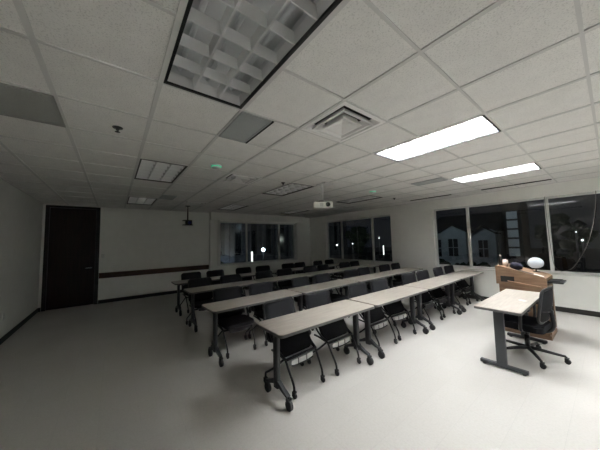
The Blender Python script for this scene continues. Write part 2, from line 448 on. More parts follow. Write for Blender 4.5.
def make_diffuser():
    t = thing('air_diffuser', 'x', 'air vent')
    h = U/2-W
    bm = BM()   # flange and stepped square cones
    def ring(r0, z0, r1, z1):
        q0 = [bm.verts.new((sx*r0, sy*r0, z0)) for sx, sy in ((-1, -1), (1, -1), (1, 1), (-1, 1))]
        q1 = [bm.verts.new((sx*r1, sy*r1, z1)) for sx, sy in ((-1, -1), (1, -1), (1, 1), (-1, 1))]
        for i in range(4): bm.faces.new((q0[i], q0[(i+1) % 4], q1[(i+1) % 4], q1[i]))
    ring(h, .004, h, -.004); ring(h, -.004, h-.035, -.006); ring(h-.035, -.006, h-.085, .045)
    obj('flange', bm, M['diff'], t, fix=False)
    bm = BM(); ring(.212, -.006, .212, -.014); ring(.212, -.014, .190, -.014); ring(.190, -.014, .145, .045); ring(.212, -.006, .165, .05)
    obj('cone', bm, M['diff'], t, fix=False)
    bm = BM(); ring(.130, -.012, .130, -.020); ring(.130, -.020, .118, -.020); ring(.130, -.012, .10, .05)
    q = [bm.verts.new((sx*.118, sy*.118, -.020)) for sx, sy in ((-1, -1), (1, -1), (1, 1), (-1, 1))]
    a = bm.verts.new((0, 0, .03))
    for i in range(4): bm.faces.new((q[i], q[(i+1) % 4], a))
    obj('centre_plate', bm, M['diff'], t, fix=False)
    bm = BM(); bx(bm, -h, h, -h, h, .09, .10)
    for s_ in (-1, 1):
        bx(bm, -h, h, s_*h, s_*(h-.004), .01, .09); bx(bm, s_*h, s_*(h-.004), -h, h, .01, .09)
    obj('duct', bm, M['duct'], t)
    return t
def dpos(c, j): return ((j+.5)*U, -(c+.5)*U, H)
df = make_diffuser(); df.location = dpos(*DIFF[0])
tag(df, 'square stepped white air diffuser nearest the camera, left of the lit light', 'air vent', 'square ceiling diffusers')
dup(df, dpos(*DIFF[1]), 0, 'square stepped air diffuser midway, right of the green-lit detector', 'square ceiling diffusers')
dup(df, dpos(*DIFF[2]), 0, 'square stepped air diffuser by the hanging camera near the back wall', 'square ceiling diffusers')

def grille(x0, x1, y0, y1, m, label, gap=False, tilt=0):
    t = thing('return_grille', label, 'air vent', ((x0+x1)/2, (y0+y1)/2, H), 0, 'grey ceiling return grilles')
    lx, ly = (x1-x0)-.02, (y1-y0)-.01
    bm = BM(); z = -.012
    for s_ in (-1, 1):
        bx(bm, -lx/2, lx/2, s_*ly/2, s_*(ly/2-.014), z, .004); bx(bm, s_*lx/2, s_*(lx/2-.014), -ly/2, ly/2, z, .004)
    obj('frame', bm, m, t)
    bm = BM(); bx(bm, -lx/2+.014, lx/2-.014, -ly/2+.014, ly/2-.014, -.006, .002)
    obj('perforated_panel', bm, m, t)
    if gap:
        bm = BM(); bx(bm, -lx/2, lx/2, -ly/2-.022, -ly/2, -.012, .004)
        obj('shadow_gap_strip', bm, M['duct'], t)  # black strip painting the shadow gap along the panel edge
    return t
grille(2*U, 3*U, -2.5*U, -2*U, M['grille'], 'small grey return grille with a black strip as shadow gap, beside the unlit overhead light', True)
grille(9*U, 10*U, -2.5*U, -2*U, M['grille'], 'small dim return grille beside the left column light nearest the back wall')
grille(2*U, 3*U, -9*U, -8.5*U, M['grille'], 'narrow grey return grille near the right lit light')
grille(3*U, 4*U, -1*U+U, 1*U, M['grille_dark'], 'large dark grey return grille at the left edge by the left wall')

# detectors with green light, sprinklers
def detector(x, y, label):
    t = thing('smoke_detector', label, 'smoke detector', (x, y, H+.004), 0, 'round ceiling detectors')
    bm = BM(); lathe(bm, [(0, .0), (.075, .0), (.075, -.018), (.066, -.024)], n=28); obj('base', bm, M['white'], t)
    bm = BM(); lathe(bm, [(.062, -.020), (.074, -.021), (.073, -.026), (.062, -.027)], n=28)
    obj('light_ring', bm, M['green'], t)
    bm = BM(); lathe(bm, [(.0, -.024), (.061, -.024), (.058, -.044), (.03, -.055), (0, -.056)], n=28); obj('cover', bm, M['white'], t)
detector(2.81, -1.53, 'round ceiling detector glowing green left of centre')
detector(2.69, -5.11, 'round ceiling detector glowing green right of the projector')
def sprinkler(x, y, label):
    t = thing('sprinkler_head', label, 'sprinkler', (x, y, H+.006), 0, 'ceiling sprinkler heads')
    bm = BM(); lathe(bm, [(0, 0), (.045, 0), (.04, -.008), (.016, -.012), (.012, -.03), (0, -.03)], n=18); obj('escutcheon', bm, M['dark'], t)
    bm = BM(); tube(bm, [(.012, 0, -.028), (.016, 0, -.034), (.003, 0, -.043)], .003, 6); tube(bm, [(-.012, 0, -.028), (-.016, 0, -.034), (-.003, 0, -.043)], .003, 6)
    lathe(bm, [(0, -.041), (.022, -.043), (.022, -.046), (0, -.046)], n=14); obj('deflector', bm, M['dark'], t)
sprinkler(2.2, -.38, 'dark sprinkler head on the near left ceiling tile')
sprinkler(3.16, -2.93, 'dark sprinkler head beside the unlit light left of the projector')
sprinkler(2.98, -6.50, 'small dark sprinkler head near the far right wall')

# projector -------------------------------------------------------------
t = thing('projector', 'white ceiling projector hanging from a white pole above the tables', 'projector', (2.76, -3.57, H))
bm = BM(); bx(bm, -.13, .13, -.20, .03, -.03, -.001, .004); obj('ceiling_plate', bm, M['white'], t)
bm = BM(); tube(bm, [(0, 0, -.02), (0, 0, -.37)], .025, 12); obj('pole', bm, M['white'], t)
bm = BM(); bx(bm, -.09, .09, -.13, .13, -.385, -.37, .003); tube(bm, [(0, 0, -.38), (0, 0, -.35)], .03, 12); obj('mount_bracket', bm, M['dark'], t)
R = Matrix.Rotation(math.radians(-36), 4, 'Z')
bm = BM(); box(bm, (0, 0, -.445), (.27, .36, .115), bevel=.012); bmesh.ops.transform(bm, matrix=R, verts=bm.verts[:])
b = obj('body', bm, M['proj'], t)
bm = BM(); lathe(bm, [(0, -.134), (.034, -.134), (.042, -.140), (.042, -.160), (.034, -.162), (.030, -.150), (0, -.150)], (0, -.085, -.445), 22, axis='X')
bmesh.ops.transform(bm, matrix=R, verts=bm.verts[:]); obj('lens', bm, M['lens'], b)
bm = BM()
for k in range(5): box(bm, (-.137, .005+k*.014, -.445), (.006, .007, .07))
bmesh.ops.transform(bm, matrix=R, verts=bm.verts[:]); obj('vent', bm, M['projgrey'], b)
# hanging camera ----------------------------------------------------------
t = thing('ceiling_camera', 'small black camera with blue face hanging on a black pole near the back wall', 'camera', (6.99, -2.09, H))
bm = BM(); lathe(bm, [(0, 0), (.07, 0), (.07, -.012), (.02, -.02), (0, -.02)], n=18); obj('ceiling_plate', bm, M['dark'], t)
bm = BM(); tube(bm, [(0, 0, -.02), (0, 0, -.42)], .018, 10); obj('pole', bm, M['dark'], t)
bm = BM(); bx(bm, -.09, .09, -.10, .13, -.445, -.425, .004)
obj('shelf', bm, M['dark'], t); 
bm = BM(); box(bm, (-.01, -.02, -.50), (.14, .17, .11), bevel=.015); b = obj('body', bm, M['dark'], t)
bm = BM(); lathe(bm, [(0, -.08), (.05, -.08), (.05, -.105), (.03, -.11), (0, -.108)], (0, -.03, -.50), 18, axis='X'); tag(obj('lens', bm, M['blue'], b), 'blue glossy lens')
bm = BM(); bx(bm, -.10, .06, -.13, .14, -.575, -.557, .004); obj('bottom_plate', bm, M['dark'], t)

# ------------------------------------------------------------------ tables
def caster(parent, x, y, r, w, top, yaw=0.0):
    bm = BM(); tube(bm, [(x, y, top), (x, y, 2*r+.008)], .012, 8)
    q = box(bm, (0, 0, 0), (.036, w+.012, .014)); bmesh.ops.translate(bm, vec=(x-.006, y, 2*r+.008), verts=q)
    for s_ in (-1, 1): bx(bm, x-.020, x+.012, y+s_*(w/2+.004)-.002, y+s_*(w/2+.004)+.002, r-.006, 2*r+.008)
    c = obj('caster', bm, M['rubber'], parent)
    bm = BM(); lathe(bm, [(0, -w/2), (r*.55, -w/2), (r*.9, -w/2), (r, -w/2+.005), (r, w/2-.005), (r*.9, w/2), (0, w/2)], (x-.012, y, r), 18, axis='Y')
    obj('wheel', bm, M['rubber'], c)
    return c
TL, TD, TZ = 1.525, .50, .735
def make_table():
    t = thing('training_table', 'x', 'table')
    bm = BM(); prism(bm, [(x, y, TZ-.006) for x, y in rrect(TD-.006, TL-.006, .045)], (0, 0, .006)); obj('tabletop', bm, M['top'], t)
    bm = BM(); prism(bm, [(x, y, TZ-.032) for x, y in rrect(TD, TL, .048)], (0, 0, .026)); obj('edge_band', bm, M['edge'], t)
    bm = BM(); bx(bm, -.02, .02, -TL/2+.12, TL/2-.12, TZ-.075, TZ-.032); obj('crossbar', bm, M['leg'], t)
    for s_ in (-1, 1):
        y = s_*(TL/2-.115)
        bm = BM()
        prism(bm, [(a+.0, y+b, .13) for a, b in rrect(.085, .052, .024)], (0, 0, TZ-.04-.13))
        # arched foot bar, thicker in the middle
        pts = [(-.20, .108), (-.13, .125), (-.04, .155), (.04, .155), (.13, .125), (.20, .108), (.20, .132), (.13, .158), (.045, .205), (-.045, .205), (-.13, .158), (-.20, .132)]
        prism(bm, [(a, y-.02, b) for a, b in pts], (0, .04, 0))
        box(bm, (0, y, TZ-.045), (.34, .06, .026), bevel=.004)
        lg = obj('leg', bm, M['leg'], t)
        for sx in (-1, 1): caster(t, sx*.195, y, .048, .036, .125)
    return t
tab = make_table()
ROWS = [1.58, 2.85, 4.36, 5.63]
Y0 = [-1.62, -1.40, -1.48, -1.48]
DR = [math.radians(a) for a in (.8, 2.3, 1.2, .6)]   # each row stands slightly askew
RN = ['front row', 'second row', 'third row', 'back row']
ON = ['leftmost', 'second from left', 'third from left', 'rightmost']
SPEC = {'front row': 'Pale taupe', 'second row': 'Taupe', 'third row': 'Dimly lit taupe', 'back row': 'Shadowed taupe'}
first = True
for r, X in enumerate(ROWS):
    for k in range(4):
        yc = Y0[r]-TL/2-k*1.553
        lab = '%s table on black casters, %s in the %s of tables' % (SPEC[RN[r]], ON[k], RN[r])
        rz = DR[r]+math.radians([.4, -.3, .3, -.3][k]); X2 = X-(yc+2.4)*math.tan(DR[r])
        if first:
            tree(tab); tab.location = (X2, yc, 0); tab.rotation_euler = (0, 0, rz); tag(tab, lab, 'table', 'rolling training tables'); first = False
        else: dup(tab, (X2, yc, 0), rz, lab, 'rolling training tables')

# ------------------------------------------------------------------ nesting chairs (local: faces -x)
def make_chair(up, pale):
    t = thing('nesting_chair', 'x', 'chair')
    bm = BM()
    prism(bm, [(x-.01, y, .395) for x, y in rrect(.43, .455, .07)], (0, 0, .045))
    es = [e for e in bm.edges if abs(e.verts[0].co.z-e.verts[1].co.z) < 1e-5 and e.verts[0].co.z > .43]
    bmesh.ops.bevel(bm, geom=es, offset=.016, segments=3, affect='EDGES', profile=.5)
    if up:      # seat pad folded up in front of the back
        bmesh.ops.transform(bm, matrix=Matrix.Translation((-.045, 0, .345)) @ Matrix.Rotation(math.radians(-59), 4, 'Y') @ Matrix.Translation((.225, 0, -.42)), verts=bm.verts[:])
    obj('seat', bm, M['fabric'], t)
    bm = BM()   # shallow curved tray under the seat hinge bar
    n = 10; pts = []; zt = .322 if up else .385; xt = -.115 if up else -.17
    for i in range(n+1):
        y = -.16+.32*i/n; pts.append((y, zt-.046-.012*(1-(abs(y)/.16)**3)))
    prism(bm, [(xt, y, z) for y, z in pts]+[(xt, .16, zt), (xt, -.16, zt)], (.13, 0, 0))
    p = obj('seat_pan', bm, M['pan' if pale else 'frame'], t)
    if pale: tag(p, 'pale grey tray under the seat')
    bm = BM()
    for y in (-.062, .062): bx(bm, xt-.005, xt+.10, y-.005, y+.005, zt-.062, zt)
    tube(bm, [(xt-.002, y, z-.006) for y, z in pts], .008, 6)
    obj('pan_rib', bm, M['frame'], p)
    bm = BM()   # back frame loop
    def bp(y, z):   # point on the curved, tilted back
        return (.215+.22*(z-.5)-.035*(1-(y/.25)**2)*1.0+.03, y, z)
    loop = [bp(y, .655+z) for y, z in rrect(.47, .44, .055, 4)]
    tube(bm, loop, .011, 8, closed=True)
    b = obj('backrest', bm, M['frame'], t)
    bm = BM(); N = 8; Zs = [.44, .49, .58, .68, .78, .84, .868]
    front, rear = [], []
    for z in Zs:
        hw = .226 if .47 < z < .85 else .205
        front.append([bm.verts.new(Vector(bp(-hw+2*hw*i/N, z))+Vector((-.006, 0, 0))) for i in range(N+1)])
        rear.append([bm.verts.new(Vector(bp(-hw+2*hw*i/N, z))+Vector((.006, 0, 0))) for i in range(N+1)])
    for S in (front, rear):
        for a, c in zip(S, S[1:]):
            for i in range(N):
                f = bm.faces.new((a[i], a[i+1], c[i+1], c[i])); f.smooth = True
    for i in range(N):
        bm.faces.new((front[0][i], front[0][i+1], rear[0][i+1], rear[0][i])); bm.faces.new((front[-1][i], front[-1][i+1], rear[-1][i+1], rear[-1][i]))
    for a, c, d, e in zip(front, front[1:], rear, rear[1:]):
        bm.faces.new((a[0], c[0], e[0], d[0])); bm.faces.new((a[-1], c[-1], e[-1], d[-1]))
    obj('mesh_panel', bm, M['back'], b)
    bm = BM()   # seat support bar tying the side frames
    xb = -.10
    tube(bm, [(xb, -.225, .345), (xb, .225, .345)], .015, 8)
    for s_ in (-1, 1): tube(bm, [(xb, s_*.222, .345), (.02, s_*.235, .375), (.13, s_*.245, .39)], .012, 8)
    if not up: tube(bm, [(-.19, -.19, .386), (-.19, .19, .386)], .010, 8)
    obj('seat_frame', bm, M['frame'], t)
    for s_ in (-1, 1):
        bm = BM(); tube(bm, smooth_path([(-.10, s_*.225, .345), (.04, s_*.245, .43), (.13, s_*.252, .54), (.19, s_*.248, .62), (.235, s_*.243, .68)]), .012, 8)
        obj('back_post', bm, M['frame'], t)
        bm = BM(); tube(bm, smooth_path([(.19, s_*.252, .61), (.10, s_*.262, .635), (.0, s_*.265, .64), (-.09, s_*.262, .63)]), [.011]+[.014]*11+[.010], 8)
        obj('armrest', bm, M['frame'], t)
        bm = BM(); tube(bm, smooth_path([(-.09, s_*.225, .345), (-.15, s_*.220, .235), (-.205, s_*.213, .13), (-.215, s_*.212, .06)]), .012, 8)
        obj('leg', bm, M['frame'], t); 
        bm = BM(); tube(bm, smooth_path([(-.07, s_*.232, .345), (.05, s_*.258, .235), (.17, s_*.275, .15), (.212, s_*.278, .12), (.215, s_*.278, .06)]), .012, 8)
        obj('leg', bm, M['frame'], t)
        caster(t, -.208, s_*.212, .028, .024, .075); caster(t, .222, s_*.278, .028, .024, .075)
    return t
ch = None; protos = {}
CH = [[-2.08, -2.73, -3.64, -4.24, -5.32, -5.93, -6.84, -7.45],
      [-1.88, -2.50, -3.44, -4.07, -5.02, -5.60, -6.60, -7.24],
      [-1.85, -2.50, -3.42, -4.04, -4.95, -5.52, -6.48, -7.04],
      [-1.99, -2.62, -3.43, -4.06, -5.02, -5.56, -6.41, -7.01]]
CO = ['leftmost', 'second from left', 'third from left', 'fourth from left', 'fifth from left', 'sixth from left', 'seventh from left', 'rightmost']
first = True
for r, X in enumerate(ROWS):
    for k, y in enumerate(CH[r]):
        rz = math.radians(random.uniform(-5, 5)); x = X-(y+2.4)*math.tan(DR[r])+.135+random.uniform(-.015, .02)
        if r == 0 and k == 0: rz = math.radians(4)
        lab = 'black mesh-back chair on casters behind the %s of tables, %s' % (RN[r], CO[k])
        up = r == 0
        if up: lab = 'black chair with folded-up seat behind the front row of tables, '+CO[k]
        key = (up, up and k < 4)
        if key not in protos:
            ch = protos[key] = make_chair(*key); tree(ch)
            ch.location = (x, y, 0); ch.rotation_euler = (0, 0, rz); tag(ch, lab, 'chair', 'chairs behind the table rows')
        else: dup(protos[key], (x, y, 0), rz, lab, 'chairs behind the table rows')

# ------------------------------------------------------------------ lectern corner
# side desk: fixed T-foot table
t = thing('side_desk', 'taupe topped desk on grey T-shaped feet beside the wooden lectern', 'desk', (.285, -4.835, 0))
DL, DD = 1.57, .46
bm = BM(); prism(bm, [(x, y, TZ-.006) for x, y in rrect(DD-.006, DL-.006, .02)], (0, 0, .006)); obj('tabletop', bm, M['top'], t)
bm = BM(); prism(bm, [(x, y, TZ-.032) for x, y in rrect(DD, DL, .022)], (0, 0, .026)); obj('edge_band', bm, M['edge'], t)
bm = BM(); bx(bm, -.02, .03, -DL/2+.14, DL/2-.14, TZ-.07, TZ-.034); obj('crossbar', bm, M['leg'], t)
for s_ in (-1, 1):
    y = s_*(DL/2-.13)
    bm = BM(); box(bm, (.01, y, .375), (.10, .05, .66), bevel=.006); box(bm, (.01, y, TZ-.045), (.36, .06, .026), bevel=.004)
    lg = obj('leg', bm, M['leg'], t)
    bm = BM(); box(bm, (0, y, .035), (.46, .055, .04), bevel=.008)
    for sx in (-1, 1): lathe(bm, [(0, 0), (.02, 0), (.02, .012), (0, .016)], (sx*.19, y, 0), 12)
    obj('foot', bm, M['leg'], lg)
bm = BM(); prism(bm, [(-.12, -.02, 0), (-.05, -.06, 0), (-.02, -.02, 0), (-.09, .03, 0)], (0, 0, .001))
o = obj('paper_slip', bm, M['paper']); o.location = (.24, -4.78, TZ+.0005); tag(o, 'small white paper slip lying on the side desk', 'paper')

# lectern: high front towards the seats (+x), presenter side at -x
LY0, LY1 = -6.30, -5.70
t = thing('lectern', 'large brown wooden lectern with slanted top beside the right window', 'lectern', (.33, -6.0, 0))
def P(x, z): return (x-.33, z)
w2 = (LY1-LY0)/2
prof = [(.66, .795), (.66, 1.105), (.58, 1.10), (.06, .955), (.03, .93), (.03, .80)]
for s_ in (1, -1):
    bm = BM(); y = s_*w2
    prism(bm, [(x-.33, y, z) for x, z in prof], (0, -s_*.025, 0)); sp = obj('side_panel', bm, M['lect'], t)
    if s_ == 1:
        bm = BM(); bx(bm, .415-.33, .595-.33, w2, w2+.004, .838, .935); obj('cable_port', bm, M['duct'], sp)
        bm = BM(); prism(bm, [(.50-.33, w2, .852), (.50-.33, w2, .864), (.10-.33, w2, .812), (.10-.33, w2, .80)], (0, .022, 0)); tag(obj('trim_strip', bm, M['lect_light'], sp), 'paler wood strip')
bm = BM(); bx(bm, .635-.33, .66-.33, -w2+.025, w2-.025, .80, 1.10); obj('front_panel', bm, M['lect'], t)
bm = BM(); bx(bm, .03-.33, .635-.33, -w2+.025, w2-.025, .80, .825); obj('shelf', bm, M['lect'], t)
bm = BM()   # slanted work surface, slightly sunk between the sides
prism(bm, [(.635-.33, -w2+.025, 1.101), (.58-.33, -w2+.025, 1.096), (.035-.33, -w2+.025, .945), (.035-.33, -w2+.025, .90), (.58-.33, -w2+.025, 1.055), (.635-.33, -w2+.025, 1.06)], (0, 2*w2-.05, 0))
obj('slanted_top', bm, M['lect'], t)
bm = BM(); prism(bm, [(.40-.33, w2-.13, 1.046), (.12-.33, w2-.13, .968), (.12-.33, w2-.13, .971), (.40-.33, w2-.13, 1.049)], (0, .09, 0)); obj('pen_slot', bm, M['duct'], t)
# lower cabinet, set in a little
bm = BM()
for s_ in (-1, 1): bx(bm, .05-.33, .63-.33, s_*(w2-.03), s_*(w2-.055), .06, .80)
bx(bm, .605-.33, .63-.33, -w2+.055, w2-.055, .06, .80); bx(bm, .05-.33, .605-.33, -w2+.055, w2-.055, .06, .085)
obj('cabinet', bm, M['lect'], t)
bm = BM(); bx(bm, .03-.33, .65-.33, -w2+.02, w2-.02, 0, .06, .004); obj('plinth', bm, M['lect'], t)
bm = BM()   # door frame at the presenter side with dark pane
for a, b_ in ((-w2+.03, -w2+.10), (w2-.10, w2-.03)): bx(bm, .03-.33, .05-.33, a, b_, .09, .79)
bx(bm, .03-.33, .05-.33, -w2+.10, w2-.10, .09, .22); bx(bm, .03-.33, .05-.33, -w2+.10, w2-.10, .72, .79)
dr = obj('cabinet_door', bm, M['lect'], t)
bm = BM(); bx(bm, .038-.33, .046-.33, -w2+.10, w2-.10, .22, .72); obj('dark_pane', bm, M['pane'], dr)
bm = BM(); bx(bm, -.135-.33, .04-.33, -.20, .20, .862, .882, .004)
tr = obj('keyboard_tray', bm, M['dark'], t)
bm = BM(); bx(bm, -.10-.33, .02-.33, -.16, .16, .882, .896, .003); obj('keyboard', bm, M['dark'], tr)

def ltop(x): return 1.096+(x-.58)*(.151/.545)+.001 if x < .58 else 1.101
t = thing('bottle', 'small dark bottle standing on the high edge of the lectern', 'bottle', (.605, -5.83, ltop(.605)))
bm = BM(); lathe(bm, [(0, 0), (.028, 0), (.028, .10), (.012, .135), (.012, .16), (0, .16)], n=18); obj('body', bm, M['dark'], t)
bm = BM(); lathe(bm, [(0, .16), (.015, .16), (.015, .185), (0, .187)], n=16); tag(obj('cap', bm, M['beige'], t), 'pale cap')
t = thing('cup', 'small reddish tin cup on the lectern beside the dark bottle', 'cup', (.550, -5.85, ltop(.550)-.006))
bm = BM(); lathe(bm, [(0, 0), (.036, 0), (.042, .12), (.038, .12), (.034, .01), (0, .01)], n=20); obj('body', bm, M['can'], t)
bm = BM(); lathe(bm, [(.0365, .02), (.0405, .10), (.0425, .10), (.0385, .02)], n=20); obj('band', bm, M['beige'], t)
bm = BM()
vs = sphere(bm, (0, 0, .06), (.085, .07, .065), 18, 12)
for v in bm.verts: v.co += Vector((random.uniform(-1, 1), random.uniform(-1, 1), random.uniform(-1, 1)))*.006; v.co.z = max(v.co.z, 0)
tube(bm, smooth_path([(-.04, 0, .11), (-.02, 0, .15), (.03, 0, .15), (.05, 0, .10)]), .007, 6)
o = obj('pouch', bm, M['bag']); o.location = (.42, -5.84, ltop(.42)-.010); o.rotation_euler = (0, -math.radians(15.9), 0)
tag(o, 'dark navy cloth pouch lying on the lectern top', 'bag')
t = thing('round_disc', 'round pale disc standing upright on the lectern top', 'disc', (.20, -6.12, ltop(.20)+.004))
RD = Matrix.Translation((0, 0, .150)) @ Matrix.Rotation(math.radians(50), 4, 'Z') @ Matrix.Rotation(math.radians(-12), 4, 'Y')
bm = BM(); lathe(bm, [(0, -.008), (.150, -.004), (.152, 0), (.150, .004), (0, .008)], n=36, axis='X')
bmesh.ops.scale(bm, vec=(1, 1, .62), verts=bm.verts[:])
bmesh.ops.transform(bm, matrix=RD, verts=bm.verts[:]); obj('disc', bm, M['disc'], t)
bm = BM(); tube(bm, [(0, 0, .04), (0, 0, .004)], .008, 8); lathe(bm, [(0, 0), (.05, 0), (.05, .008), (0, .01)], n=20); obj('stand', bm, M['dark'], t)
bm = BM(); prism(bm, [(-.06, -.06, 0), (.06, -.07, 0), (.065, .05, 0), (-.055, .055, 0)], (0, 0, .0015))
o = obj('paper_note', bm, M['paper']); o.location = (.125, -5.80, ltop(.115)+.022); o.rotation_euler = (0, -math.radians(15.9), .1)
o.location.z = ltop(.125)+.003
tag(o, 'white paper note on the low edge of the lectern top', 'paper')

# office chair (local: faces +x)
t = thing('office_chair', 'black five-star swivel office chair tucked under the side desk', 'chair', (.165, -4.84, 0), math.radians(-5))
bm = BM(); prism(bm, [(x+.02, y, .385) for x, y in rrect(.48, .50, .09)], (0, 0, .085))
es = [e for e in bm.edges if abs(e.verts[0].co.z-e.verts[1].co.z) < 1e-5 and e.verts[0].co.z > .46]
bmesh.ops.bevel(bm, geom=es, offset=.02, segments=3, affect='EDGES'); obj('seat', bm, M['fabric'], t)
bm = BM()
def ob(y, z): return (-.215-.10*(z-.5)+.05*(y/.24)**2-.03*math.sin((z-.52)/.5*PI), y, z)
tube(bm, [ob(y, .72+z) for y, z in rrect(.46, .42, .08, 5)], .016, 8, closed=True)
tube(bm, smooth_path([(-.05, 0, .375), (-.20, 0, .375), (-.27, 0, .46), ob(0, .66)]), .022, 8); tube(bm, [ob(-.2, .66), ob(0, .64), ob(.2, .66)], .014, 8)
b = obj('backrest', bm, M['frame'], t)
bm = BM(); N = 8; Zs = [.52, .57, .64, .72, .80, .88, .92]
F_, R_ = [], []
for z in Zs:
    hw = .222 if .55 < z < .90 else .19
    F_.append([bm.verts.new(Vector(ob(-hw+2*hw*i/N, z))+Vector((.005, 0, 0))) for i in range(N+1)])
    R_.append([bm.verts.new(Vector(ob(-hw+2*hw*i/N, z))+Vector((-.005, 0, 0))) for i in range(N+1)])
for S in (F_, R_):
    for a, c in zip(S, S[1:]):
        for i in range(N):
            f = bm.faces.new((a[i], a[i+1], c[i+1], c[i])); f.smooth = True
obj('mesh_panel', bm, M['fabric'], b)
for s_ in (-1, 1):
    bm = BM(); tube(bm, smooth_path([(-.02, s_*.20, .38), (-.02, s_*.285, .41), (-.03, s_*.295, .55), (-.03, s_*.29, .655)]), [.018]*13, 8)
    a = obj('armrest', bm, M['frame'], t)
    bm = BM(); box(bm, (-.01, s_*.288, .668), (.24, .075, .028), bevel=.011); obj('arm_pad', bm, M['rubber'], a)
bm = BM(); tube(bm, [(0, 0, .10), (0, 0, .28)], .028, 12); tube(bm, [(0, 0, .28), (0, 0, .375)], .018, 12); box(bm, (0, 0, .372), (.22, .18, .03), bevel=.006)
obj('gas_column', bm, M['frame'], t)
for k in range(5):
    a = 2*PI*k/5+math.radians(124); ca, sa = math.cos(a), math.sin(a)
    bm = BM(); tube(bm, [(0, 0, .115), (ca*.15, sa*.15, .105), (ca*.35, sa*.35, .085)], [.026, .021, .015], 8); obj('leg', bm, M['frame'], t)
    caster(t, ca*.35, sa*.35, .028, .044, .088)

# ------------------------------------------------------------------ small wall things
bm = BM(); box(bm, (XB-.005, -.135, 1.33), (.01, .075, .115), bevel=.003); o = obj('light_switch', bm, M['white']); tag(o, 'small pale switch plate on the wall right of the door', 'light switch')
bm = BM(); bx(bm, XB-.016, XB-.009, -.142, -.128, 1.315, 1.345); obj('toggle', bm, M['white'], o)
bm = BM(); box(bm, (5.85, YL-.004, .44), (.075, .008, .118), bevel=.003); o = obj('wall_outlet', bm, M['white']); tag(o, 'pale outlet plate low on the left wall', 'wall outlet')
bm = BM()
for z in (.42, .46): bx(bm, 5.838, 5.862, YL-.010, YL-.007, z-.012, z+.012)
obj('socket', bm, M['projgrey'], o)
bm = BM(); tube(bm, smooth_path([(-.50, YR+.02, 2.47), (-.48, YR+.02, 2.19), (-.42, YR+.02, 1.8), (-.32, YR+.02, 1.4), (-.17, YR+.02, 1.06), (-.06, YR+.025, .90), (.09, YR+.03, .86), (.17, YR+.025, 1.0), (.20, YR+.02, 1.51), (.22, YR+.02, 2.47)], 5), .006, 6)
tag(obj('blind_cord', bm, M['cord']), 'loose grey blind cord looping across the near right window', 'cord')

# ------------------------------------------------------------------ outside
GZ = -0.9
bm = BM()
bx(bm, XB+1.0, 60, -70, 25, GZ-.3, GZ); bx(bm, -40, XB+1.0, -70, YR-1.0, GZ-.3, GZ)
struct('ground', bm, M['ground'], 'dark ground outside')
# pale gabled house seen through the near right window
hy = -24.0
t = thing('house', 'pale gabled house outside the near right window', 'building', (6.6, hy, GZ))
bm = BM()
bx(bm, -1.85, 3.2, -6, 0, 0, 3.0)
prism(bm, [(-.9+1.0, .8, 0), (2.0, .8, 0), (2.0, .8, 3.0), (1.05, .8, 3.55), (.1, .8, 3.0)], (0, -1.2, 0))
prism(bm, [(-1.8, .6, 0), (-.2, .6, 0), (-.2, .6, 2.95), (-1.0, .6, 3.35), (-1.8, .6, 2.95)], (0, -1.0, 0))
obj('wall', bm, M['siding'], t)
bm = BM()
prism(bm, [(-1.9, .35, 2.98), (-1.9, -3, 4.7), (-1.9, -6.3, 2.98)], (5.4, 0, 0))
for cx, cz, hw in ((1.05, 3.55, 1.1), (-1.0, 3.35, .88)):
    for s_ in (-1, 1):
        prism(bm, [(cx, .95, cz), (cx+s_*hw, .95, cz-.62), (cx+s_*hw, .95, cz-.54), (cx, .95, cz+.09)], (0, -1.6, 0))
obj('roof', bm, M['roof'], t)
for wx, wy, wz, ww, wh in ((1.05, .81, 1.7, .8, 1.5), (-1.0, .61, 1.6, .7, 1.4), (2.6, .01, 1.6, .7, 1.6)):
    bm = BM()
    for s_ in (-1, 1): bx(bm, wx+s_*ww/2-.04, wx+s_*ww/2+.04, wy, wy+.05, wz-wh/2, wz+wh/2)
    for q in (-1, 0, 1): bx(bm, wx-ww/2, wx+ww/2, wy, wy+.05, wz+q*wh/2-.03, wz+q*wh/2+.03)
    bx(bm, wx-.025, wx+.025, wy, wy+.05, wz-wh/2, wz+wh/2)
    f = obj('window', bm, M['siding'], t)
    bm = BM(); bx(bm, wx-ww/2, wx+ww/2, wy+.005, wy+.02, wz-wh/2, wz+wh/2); obj('pane', bm, M['pane'], f)
# glazed stair tower: stacked lit panes
t = thing('stair_tower', 'dark tower with a stack of pale lit windows outside the near right window', 'building', (4.05, -24.5, GZ))
bm = BM(); bx(bm, -.55, .55, -3, -.4, 0, 5.2); obj('wall', bm, M['roof'], t)
for k in range(5):
    bm = BM(); bx(bm, -.32, .32, -.42, -.38, 1.0+k*.72, 1.58+k*.72); obj('lit_window', bm, M['litpane'], t)
# stone office block behind the back wall window
t = thing('office_block', 'tall grey pilastered building outside the back wall window', 'building', (24.5, -12, GZ))
bm = BM(); bx(bm, 0, 6, -17, 4.5, 0, 8); obj('wall', bm, M['stone'], t)
for k in range(11):
    bm = BM(); bx(bm, -.35, 0, 3.6-k*1.9-.35, 3.6-k*1.9+.15, 0, 7.8); obj('pilaster', bm, M['stone'], t)
for k in range(10):
    bm = BM(); bx(bm, -.03, 0, 2.35-k*1.9, 3.05-k*1.9, 1.2, 5.8); obj('window', bm, M['pane'], t)
